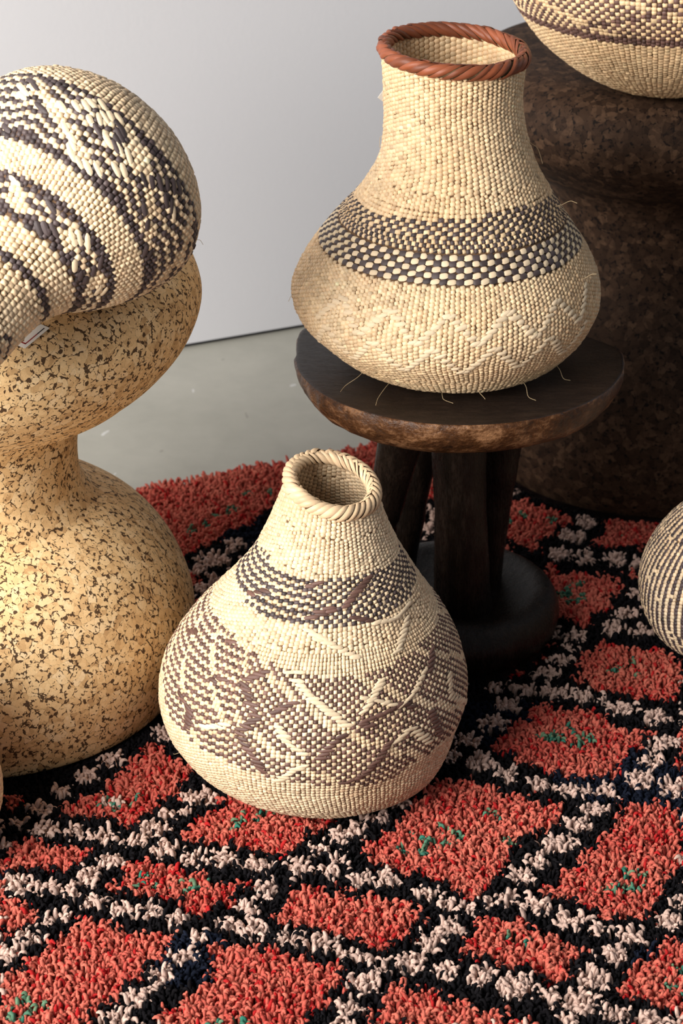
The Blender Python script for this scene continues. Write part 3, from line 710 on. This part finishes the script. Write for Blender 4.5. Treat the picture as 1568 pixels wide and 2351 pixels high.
# ------------------------------------------------------------------ rug
RUG = {"coral":[[[-198,1997],[-185,1967],[-159,1952],[-156,1937],[-172,1919],[-168,1897],[-190,1890],[-187,1872],[-212,1858],[-207,1848],[-224,1839],[-233,1855],[-264,1858],[-295,1865],[-292,1876],[-274,1883],[-271,1893],[-248,1901],[-246,1926],[-231,1941],[-233,1963],[-217,1971],[-218,1990]],[[-123,1892],[-124,1876],[-153,1855],[-151,1841],[-168,1827],[-167,1817],[-143,1814],[-141,1804],[-108,1814],[-103,1797],[-92,1799],[-72,1789],[-52,1793],[-46,1808],[-40,1814],[-40,1826],[-21,1831],[-21,1841],[-4,1850],[-20,1913],[-85,1929],[-116,1913]],[[96,1928],[117,1923],[140,1928],[147,1909],[162,1916],[170,1894],[180,1897],[197,1894],[206,1878],[227,1889],[237,1878],[223,1866],[223,1845],[200,1828],[175,1818],[177,1801],[170,1794],[160,1772],[157,1756],[143,1740],[137,1728],[125,1721],[112,1733],[109,1746],[90,1749],[85,1762],[62,1760],[48,1770],[25,1779],[24,1793],[15,1805],[25,1809],[30,1819],[49,1831],[59,1848],[70,1873],[85,1897],[90,1916]],[[226,2076],[247,2063],[277,2068],[293,2055],[296,2041],[304,2033],[316,2025],[341,2025],[342,2012],[326,2004],[324,1988],[309,1983],[311,1968],[293,1954],[295,1938],[290,1927],[276,1936],[261,1930],[247,1934],[221,1938],[215,1949],[189,1956],[186,1968],[169,1975],[158,1990],[169,1998],[180,2014],[181,2029],[206,2045],[206,2065]],[[296,1891],[311,1880],[330,1889],[338,1873],[360,1868],[380,1842],[363,1781],[330,1772],[333,1759],[311,1743],[318,1724],[299,1709],[300,1687],[286,1690],[263,1690],[249,1681],[251,1700],[231,1709],[231,1724],[216,1721],[197,1727],[196,1740],[214,1743],[214,1762],[237,1768],[238,1791],[262,1805],[263,1825],[282,1842],[282,1859],[292,1873]],[[142,1698],[153,1684],[166,1690],[179,1687],[176,1672],[190,1666],[204,1669],[209,1652],[229,1649],[230,1642],[220,1631],[219,1623],[210,1617],[214,1600],[204,1592],[190,1598],[182,1606],[168,1620],[157,1614],[143,1623],[138,1634],[125,1629],[108,1637],[112,1655],[127,1666],[128,1681]],[[-27,1742],[-15,1733],[-4,1726],[1,1740],[8,1738],[8,1726],[22,1722],[35,1726],[42,1718],[69,1720],[70,1707],[82,1702],[85,1691],[80,1687],[68,1685],[65,1674],[67,1661],[60,1655],[45,1657],[43,1647],[44,1635],[36,1634],[22,1645],[17,1657],[5,1664],[-5,1664],[-13,1672],[-28,1673],[-36,1678],[-44,1681],[-65,1683],[-68,1691],[-55,1711],[-51,1720],[-54,1731],[-40,1738]],[[-126,1653],[-117,1651],[-104,1647],[-85,1652],[-83,1645],[-73,1641],[-62,1648],[-55,1641],[-51,1630],[-33,1636],[-27,1628],[-26,1616],[-17,1618],[-5,1627],[0,1616],[1,1604],[5,1596],[2,1584],[-6,1590],[-14,1586],[-14,1574],[-8,1565],[-14,1557],[-29,1555],[-30,1540],[-34,1532],[-48,1499],[-146,1499],[-173,1523],[-165,1537],[-166,1553],[-156,1559],[-144,1565],[-144,1578],[-128,1586],[-128,1598],[-121,1606],[-121,1636],[-125,1645]],[[-256,1696],[-247,1697],[-244,1687],[-216,1684],[-211,1669],[-172,1667],[-159,1670],[-160,1660],[-166,1648],[-163,1631],[-168,1625],[-184,1619],[-185,1600],[-205,1586],[-203,1569],[-222,1559],[-222,1543],[-245,1533],[-261,1514],[-302,1498],[-340,1524],[-334,1578],[-317,1605],[-294,1614],[-298,1631],[-286,1637],[-275,1651],[-269,1666],[-254,1678]],[[-313,1824],[-306,1814],[-284,1804],[-278,1804],[-254,1801],[-249,1791],[-268,1774],[-271,1758],[-281,1768],[-307,1771],[-330,1768],[-339,1765],[-352,1774],[-341,1781],[-333,1791],[-336,1804],[-321,1817]],[[-357,1693],[-333,1727],[-323,1717],[-302,1717],[-290,1696],[-300,1684],[-315,1675],[-312,1666],[-324,1660],[-341,1651]],[[-217,1781],[-190,1784],[-187,1771],[-166,1773],[-157,1765],[-132,1761],[-129,1745],[-110,1745],[-89,1752],[-87,1742],[-106,1733],[-103,1711],[-126,1708],[-127,1691],[-155,1699],[-158,1717],[-176,1724],[-193,1727],[-229,1730],[-232,1742],[-214,1752]],[[303,1664],[323,1655],[354,1637],[334,1565],[309,1554],[298,1556],[281,1565],[256,1575],[252,1586],[264,1600],[268,1617],[289,1629],[298,1640]],[[39,1573],[44,1586],[52,1597],[64,1584],[84,1589],[92,1570],[117,1573],[121,1556],[146,1554],[154,1540],[176,1540],[180,1527],[158,1475],[6,1475],[26,1544]],[[247,2588],[252,2572],[266,2568],[273,2564],[288,2551],[293,2539],[301,2527],[298,2516],[279,2508],[277,2488],[267,2477],[252,2465],[252,2439],[241,2439],[235,2450],[204,2488],[188,2512],[180,2543],[200,2572],[221,2584]],[[343,2531],[408,2529],[432,2519],[411,2473],[388,2457],[383,2446],[372,2457],[345,2454],[322,2450],[317,2469],[333,2477],[340,2492],[339,2508]],[[260,2409],[267,2405],[268,2383],[274,2376],[298,2387],[306,2380],[314,2376],[327,2387],[338,2376],[340,2362],[349,2337],[335,2320],[323,2313],[327,2289],[299,2282],[298,2255],[289,2245],[284,2265],[265,2268],[256,2282],[244,2299],[245,2355],[254,2376]],[[302,2216],[313,2206],[332,2203],[344,2196],[358,2190],[375,2196],[394,2159],[403,2131],[387,2110],[375,2098],[377,2083],[369,2077],[355,2089],[334,2086],[330,2095],[309,2101],[299,2098],[285,2110],[280,2125],[274,2128],[257,2125],[257,2131],[269,2137],[277,2143],[274,2162],[282,2190],[298,2193]],[[-303,2525],[-289,2628],[53,2781],[133,2802],[63,2655],[-72,2595],[-107,2544],[-117,2515],[-148,2496],[-156,2468],[-184,2441],[-195,2414],[-226,2476]],[[242,2214],[258,2209],[243,2203]],[[215,2168],[232,2190],[240,2177],[220,2165]],[[189,2136],[207,2156],[215,2142]],[[359,1964],[374,1971],[377,1934],[353,1951]],[[-353,1897],[-336,1893],[-332,1876],[-350,1870]],[[-198,2383],[-179,2385],[-174,2355],[-193,2349]],[[354,2378],[368,2391],[368,2376],[359,2373]]],"cream":[[-194,2015,9,16],[-249,1961,13,13],[-271,1930,14,11],[-294,1901,12,11],[-313,1870,13,11],[-333,1846,10,7],[-302,1834,13,12],[-272,1831,13,12],[-240,1821,9,13],[-254,1817,5,5],[-210,1814,13,10],[-191,1838,15,14],[-176,1862,10,10],[-148,1893,19,14],[-162,1869,5,7],[-236,1883,11,7],[-177,1799,14,13],[-149,1787,12,13],[-118,1784,16,15],[-82,1771,15,13],[-230,1779,13,11],[-250,1755,12,14],[-264,1733,8,14],[-289,1739,14,11],[-317,1742,15,14],[-241,1714,13,11],[-271,1696,10,9],[-285,1684,6,6],[-297,1663,12,12],[-312,1640,11,14],[-210,1700,13,12],[-181,1700,9,14],[-158,1687,7,14],[-72,1733,12,13],[-90,1707,12,11],[-109,1679,12,10],[-83,1672,15,13],[-49,1660,11,10],[-136,1660,7,12],[-149,1629,14,11],[-167,1600,13,13],[-186,1572,13,12],[-204,1543,15,12],[-339,1742,9,11],[-330,1622,11,11],[-341,1807,5,7],[-42,1769,13,16],[-11,1763,10,15],[0,1783,7,8],[-22,1800,13,9],[-1,1821,12,13],[15,1831,10,15],[31,1853,13,10],[18,1751,12,11],[46,1749,14,12],[80,1729,12,10],[-47,1657,12,9],[-20,1649,12,14],[1,1639,8,11],[17,1632,8,9],[36,1616,8,14],[65,1622,14,16],[80,1649,10,11],[22,1592,15,12],[7,1559,14,13],[-1,1538,7,6],[103,1712,8,12],[121,1704,8,11],[104,1678,14,12],[88,1658,12,12],[97,1609,12,13],[129,1600,13,13],[161,1586,18,17],[179,1757,13,14],[199,1778,12,11],[220,1808,18,15],[242,1842,15,14],[263,1869,16,10],[161,1721,10,12],[143,1718,7,9],[189,1709,14,14],[221,1683,17,15],[243,1671,9,9],[275,1662,18,12],[255,1634,17,12],[313,1684,13,12],[233,1598,16,15],[217,1565,15,16],[248,1551,13,12],[278,1540,16,11],[192,1573,9,11],[205,1543,9,8],[244,1905,18,11],[209,1916,16,11],[175,1934,11,15],[149,1956,17,17],[119,1968,10,11],[167,2033,16,16],[139,2002,14,12],[317,1927,15,16],[349,1908,14,16],[331,1960,16,13],[341,1987,7,11],[357,1998,15,12],[349,2049,16,16],[314,2065,16,12],[279,1905,11,11],[54,1882,16,11],[42,1855,6,9],[329,1712,6,12],[313,1540,14,11],[373,1901,12,13],[317,2521,12,18],[295,2480,15,13],[278,2429,15,17],[309,2424,10,20],[345,2418,12,20],[370,2409,8,13],[343,2282,14,14],[322,2242,12,15],[356,2235,15,11],[360,2326,5,14],[255,2239,7,13],[277,2225,12,13],[266,2198,7,11],[254,2171,12,11],[234,2140,17,11],[175,2110,13,9],[207,2104,16,12],[243,2098,16,12],[274,2092,12,13],[185,2071,14,10],[296,2080,6,13],[232,2611,5,10],[-134,2455,14,16],[-159,2414,21,18],[-179,2388,10,13],[-173,2338,11,14],[-153,2360,11,12]],"green":[[-250,1877,7,4],[-237,1892,5,4],[-223,1879,6,5],[-215,1893,5,7],[-235,1872,6,4],[-107,1848,7,7],[-100,1867,4,7],[-83,1860,6,6],[-71,1856,5,4],[-191,1757,6,5],[-200,1742,6,4],[-185,1745,4,3],[-163,1749,6,6],[-146,1738,8,6],[-131,1739,7,3],[-289,1571,5,5],[-273,1563,7,4],[-301,1551,6,5],[-286,1547,5,5],[-295,1543,9,4],[-89,1540,7,7],[-73,1535,5,4],[-116,1536,5,4],[64,1800,6,8],[76,1823,6,5],[81,1801,6,7],[94,1815,5,6],[105,1810,7,7],[103,1837,5,5],[119,1825,6,6],[158,1862,5,8],[169,1813,6,7],[231,2010,12,10],[250,2025,6,7],[222,2002,7,7],[258,1994,6,8],[270,2008,5,8],[284,1765,5,10],[298,1757,4,11],[290,1738,8,6],[275,1740,6,9],[262,1735,6,6],[160,1664,6,6],[180,1658,6,4],[303,1595,6,7],[311,1613,5,6],[217,2523,6,12],[237,2543,6,6],[273,2523,7,9],[367,2482,2,4],[288,2355,8,6],[275,2330,8,9],[282,2314,7,7],[295,2323,6,5],[268,2323,5,9],[315,2148,7,6],[335,2171,4,9],[342,2142,2,3],[-145,2556,7,10],[-176,2515,4,7],[-192,2494,5,9],[-127,2602,4,7],[-98,2607,7,8],[-164,2541,5,7]],"frame":[[-306,1532],[-443,2513],[-341,2615],[135,2840],[511,2996],[306,1532]],"hidden":[[[-198,2086],[-180,2284],[-71,2550],[55,2550],[115,2338],[142,2123],[101,1954],[30,1865],[-60,1869],[-140,1921]],[[69,2696],[237,2696],[205,2476],[255,2284],[198,2143],[143,2143],[115,2338]],[[-561,2538],[-262,2576],[-183,2327],[-206,2068],[-296,1962],[-454,1929]]]}
def rug():
    g = np.random.default_rng(77)
    A = math.radians(23.2); O = np.array([-.262, 2.628])
    e1 = np.array([math.cos(A), math.sin(A)]); e2 = np.array([math.sin(A), -math.cos(A)])
    A0, A1, B1 = -.80, 1.12, 1.42
    e = tag(empty('rug', (O[0], O[1], FLOOR_Z)), 'shaggy coral red rug with black and cream speckled diamond lattice and green flecks', 'rug')
    # backing
    na, nb = 60, 44
    a, b = np.meshgrid(np.linspace(A0, A1, na), np.linspace(0, B1, nb), indexing='ij')
    XY = O+a[..., None]*e1+b[..., None]*e2
    top = np.dstack([XY, np.full(a.shape, -.0118)]); bo = np.dstack([XY, np.full(a.shape, -.0156)])
    org = np.array([O[0], O[1], FLOOR_Z])
    V = np.concatenate([top.reshape(-1, 3), bo.reshape(-1, 3)])-org; nT = na*nb
    f1 = gridfaces(na, nb, False)[:, ::-1]; f2 = gridfaces(na, nb, False, nT)
    ring = [i*nb for i in range(na)]+[(na-1)*nb+j for j in range(1, nb)]+[i*nb+nb-1 for i in range(na-2, -1, -1)]+[j for j in range(nb-2, 0, -1)]
    side = [(ring[k], ring[(k+1) % len(ring)], ring[(k+1) % len(ring)]+nT, ring[k]+nT) for k in range(len(ring))]
    t = NT('rug_backing'); n = t.noise(t.coord(), 300, 2); M['backing'] = t.set(Base_Color=t.mix(n.outputs[0], (.02, .012, .012), (.05, .02, .018)), Roughness=.95)
    o = link('backing', mesh('backing', V, [f1, f2, np.array(side)], smooth=False), M['backing'], None); o.parent = e
    # knots on a slightly crooked grid
    sp = .0036
    ka, kb = int((A1-A0)/sp), int(B1/sp)
    a, b = np.meshgrid(A0+(np.arange(ka)+.5)*sp, (np.arange(kb)+.5)*sp, indexing='ij')
    a = a+(np.arange(kb) % 2)*sp*.5
    a, b = a.ravel(), b.ravel(); n = len(a)
    a = a+g.normal(size=n)*sp*.22; b = b+g.normal(size=n)*sp*.22
    XY = O+a[:, None]*e1+b[:, None]*e2
    # pattern
    Q = XY*1000+g.normal(size=(n, 2))*1.2+np.stack([3*np.sin(XY[:, 1]*420), 3*np.sin(XY[:, 0]*400)], 1)
    def inside(poly, Q):
        p = np.array(poly, float); r = np.zeros(len(Q), bool)
        box = (Q[:, 0] > p[:, 0].min()) & (Q[:, 0] < p[:, 0].max()) & (Q[:, 1] > p[:, 1].min()) & (Q[:, 1] < p[:, 1].max())
        q = Q[box]; rr = np.zeros(len(q), bool)
        for (x0, y0), (x1, y1) in zip(p, np.roll(p, -1, 0)):
            c = (y0 > q[:, 1]) != (y1 > q[:, 1])
            rr ^= c & (q[:, 0] < (x1-x0)*(q[:, 1]-y0)/((y1-y0) or 1e-9)+x0)
        r[box] = rr
        return r
    kind = np.zeros(n, int)                                   # 0 black, 1 coral, 2 cream, 3 green
    drawn = inside(RUG['frame'], Q)
    for h in RUG['hidden']: drawn &= ~inside(h, Q)
    # the lattice goes on where the photograph shows nothing of it
    ba, bb = np.array([150., -48.]), np.array([112., 166.]); Mi = np.linalg.inv(np.stack([ba, bb], 1))
    L = (Q-np.array([119., 1840.]))@Mi.T; fr = L-np.round(L)
    m = np.maximum(np.abs(fr[:, 0]), np.abs(fr[:, 1]))
    lat = np.where(m < .33, 1, 0)
    along_ = np.where(np.abs(fr[:, 0]) > np.abs(fr[:, 1]), L[:, 1], L[:, 0])
    lat[(m > .41) & ((along_*5 % 1) < .6)] = 2
    lat[(np.hypot(fr[:, 0], fr[:, 1]) < .12) & (np.sin(L[:, 0]*40)+np.sin(L[:, 1]*43) > .5)] = 3
    kind[~drawn] = lat[~drawn]
    for p in RUG['coral']:
        k = inside(p, Q); kind[k & drawn] = 1
    def blobs(Ls, val):
        for (x, y, rx, ry) in Ls:
            near = np.where((np.abs(Q[:, 0]-x) < rx*1.3+2) & (np.abs(Q[:, 1]-y) < ry*1.3+2) & drawn)[0]
            d = Q[near]-np.array([x, y])
            k = (np.abs(d[:, 0])/(rx*.94))**2.4+(np.abs(d[:, 1])/(ry*.94))**2.4 < 1
            kind[near[k]] = val
    blobs(RUG['cream'], 2); blobs(RUG['green'], 3)
    tone = vnoise(np.c_[XY, np.zeros(n)], 40, 3, 3); t2 = g.normal(size=n)
    col = np.zeros((n, 3))
    cor = np.array([.42, .066, .050]); cor2 = np.array([.52, .145, .10]); red = np.array([.36, .018, .018])
    w1 = np.clip(.5+.45*tone+.22*t2, 0, 1)[:, None]
    col[:] = cor*(1-w1)+cor2*w1
    rd = (g.random(n) < .10+.10*(tone < -.25)); col[rd] = red
    k = kind == 0; col[k] = np.array([.0045, .004, .0047])*(1+.4*np.abs(t2[k]))[:, None]
    nav = k & (vnoise(np.c_[XY, np.zeros(n)], 13, 8, 2) > .45); col[nav] = np.array([.005, .0065, .012])*(1+.4*np.abs(t2[nav]))[:, None]
    k = kind == 2; col[k] = np.array([.50, .345, .285])*(1+.08*t2[k])[:, None]
    k = kind == 3; gm = np.clip(.5+.4*t2[k], 0, 1)[:, None]; col[k] = np.array([.030, .15, .105])*(1-gm)+np.array([.13, .20, .115])*gm
    # heights: soft unevenness, the crease, the feet of things
    z = -.0118+vnoise(np.c_[XY, np.zeros(n)], 17, 12, 2)*.0016
    p0, p1 = np.array([.168, 1.652]), np.array([.222, 1.535]); dv = (p1-p0)/np.linalg.norm(p1-p0)
    rel = XY-p0; tt = rel@dv; dist = rel@np.array([-dv[1], dv[0]])
    cre = np.exp(-(dist/.006)**2)*(tt > -.01)
    z = z-.006*cre+.003*np.exp(-((dist-.012)/.010)**2)*(tt > -.01)
    zs = 1+.08*g.normal(size=n).clip(-2, 2)
    keep = np.ones(n, bool)
    for (x, y, r) in FEET:
        d = np.hypot(XY[:, 0]-x, XY[:, 1]-y); keep &= d > r; zs = np.where(d < r+.012, zs*.82, zs)
    edge = np.minimum(b, np.minimum(a-A0, np.minimum(A1-a, B1-b)))
    P = np.c_[XY, z]-org
    P, col, zs, kd, b_, ed = P[keep], col[keep], zs[keep], kind[keep], b[keep], edge[keep]; n = len(P)
    rot = np.c_[g.normal(size=n)*.16, g.normal(size=n)*.16, g.uniform(0, 6.283, n)]
    # at the border the pile leans outwards
    lean = (b_ < .012); rot[lean, 2] = A+math.pi/2+g.normal(size=lean.sum())*.5; rot[lean, 1] = .55
    s = 1+.14*g.normal(size=n).clip(-2, 2); s = np.where(kd == 2, s*1.14, s); s = np.where(kd == 0, s*1.02, s)
    scl = np.c_[s, s, s*zs]
    me = bpy.data.meshes.new('pile'); me.vertices.add(n); me.vertices.foreach_set('co', P.astype(np.float32).ravel())
    at = me.attributes.new('tcol', 'FLOAT_COLOR', 'POINT'); at.data.foreach_set('color', np.c_[col.clip(0, 1), np.ones(n)].astype(np.float32).ravel())
    at = me.attributes.new('trot', 'FLOAT_VECTOR', 'POINT'); at.data.foreach_set('vector', rot.astype(np.float32).ravel())
    at = me.attributes.new('tscl', 'FLOAT_VECTOR', 'POINT'); at.data.foreach_set('vector', scl.astype(np.float32).ravel())
    me.update()
    t = NT('wool_pile'); ca = t.add('ShaderNodeAttribute', attribute_name='tcol', attribute_type='INSTANCER').outputs['Color']
    nn = t.noise(t.coord('Object', (1, 1, .5)), 900, 3, .65)
    c = t.mix(.8, ca, t.ramp(nn.outputs[0], [(.28, .62), (.7, 1.25)]), 'MULTIPLY'); t.bump(nn.outputs[0], .6, .0008)
    M['wool'] = t.set(Base_Color=c, Roughness=.95, Specular_IOR_Level=.05)
    ob = bpy.data.objects.new('pile', me); C.objects.link(ob); ob.parent = e; tag(ob, kind='stuff'); me.materials.append(M['wool'])
    # tufts
    ng = bpy.data.node_groups.new('pile_tufts', 'GeometryNodeTree')
    ng.interface.new_socket('Geometry', in_out='INPUT', socket_type='NodeSocketGeometry'); ng.interface.new_socket('Geometry', in_out='OUTPUT', socket_type='NodeSocketGeometry')
    N = ng.nodes; Lk = ng.links.new
    gi = N.new('NodeGroupInput'); go = N.new('NodeGroupOutput')
    g2i = N.new('GeometryNodeGeometryToInstance')
    for mid, end, rad in (((-.0008, 0, .0150), (.0036, .0010, .0130), .0019), ((-.0016, .001, .0165), (.0042, -.0012, .0115), .0020), ((.0005, 0, .0135), (.0024, .0016, .0138), .0020), ((-.0020, 0, .0170), (.0046, 0, .0110), .0018)):
        bz = N.new('GeometryNodeCurveQuadraticBezier'); bz.inputs['Resolution'].default_value = 6
        bz.inputs['Start'].default_value = (0, 0, 0); bz.inputs['Middle'].default_value = mid; bz.inputs['End'].default_value = end
        par = N.new('GeometryNodeSplineParameter')
        m1 = N.new('ShaderNodeMath'); m1.operation = 'POWER'; Lk(par.outputs['Factor'], m1.inputs[0]); m1.inputs[1].default_value = 5.
        m2 = N.new('ShaderNodeMath'); m2.operation = 'SUBTRACT'; m2.inputs[0].default_value = 1.0; Lk(m1.outputs[0], m2.inputs[1])
        m3 = N.new('ShaderNodeMath'); m3.operation = 'MULTIPLY_ADD'; Lk(m2.outputs[0], m3.inputs[0]); m3.inputs[1].default_value = .62; m3.inputs[2].default_value = .38
        cc = N.new('GeometryNodeCurvePrimitiveCircle'); cc.inputs['Resolution'].default_value = 6; cc.inputs['Radius'].default_value = rad
        cm = N.new('GeometryNodeCurveToMesh'); 
        if 'Scale' in cm.inputs: Lk(m3.outputs[0], cm.inputs['Scale']); Lk(bz.outputs[0], cm.inputs['Curve'])
        else:
            sr = N.new('GeometryNodeSetCurveRadius'); Lk(bz.outputs[0], sr.inputs['Curve']); Lk(m3.outputs[0], sr.inputs['Radius']); Lk(sr.outputs[0], cm.inputs['Curve'])
        Lk(cc.outputs[0], cm.inputs['Profile Curve']); cm.inputs['Fill Caps'].default_value = True
        ss = N.new('GeometryNodeSetShadeSmooth'); Lk(cm.outputs[0], ss.inputs[0])
        Lk(ss.outputs[0], g2i.inputs[0])
    mp = N.new('GeometryNodeMeshToPoints'); Lk(gi.outputs[0], mp.inputs['Mesh'])
    def attr(nm):
        x = N.new('GeometryNodeInputNamedAttribute'); x.data_type = 'FLOAT_VECTOR'; x.inputs['Name'].default_value = nm; return x.outputs['Attribute']
    ip = N.new('GeometryNodeInstanceOnPoints'); Lk(mp.outputs[0], ip.inputs['Points']); Lk(g2i.outputs[0], ip.inputs['Instance'])
    ip.inputs['Pick Instance'].default_value = True
    ri = N.new('FunctionNodeRandomValue'); ri.data_type = 'INT'
    for sck in ri.inputs:
        if sck.enabled and sck.name == 'Max' and sck.type == 'INT': sck.default_value = 3
        if sck.enabled and sck.name == 'Min' and sck.type == 'INT': sck.default_value = 0
    Lk([o_ for o_ in ri.outputs if o_.enabled and o_.type == 'INT'][0], ip.inputs['Instance Index'])
    er = N.new('FunctionNodeEulerToRotation'); Lk(attr('trot'), er.inputs[0]); Lk(er.outputs[0], ip.inputs['Rotation']); Lk(attr('tscl'), ip.inputs['Scale'])
    sm = N.new('GeometryNodeSetMaterial'); Lk(ip.outputs[0], sm.inputs['Geometry']); sm.inputs['Material'].default_value = M['wool']
    Lk(sm.outputs[0], go.inputs[0])
    md = ob.modifiers.new('tufts', 'NODES'); md.node_group = ng
FEET = [(-.407, 2.146, .222), (.43, 2.76, .238), (.1306, 2.2417, .117), (-.018, 1.9623, .100), (.452, 2.205, .062), (-.437, 1.810, .060)]
rug()
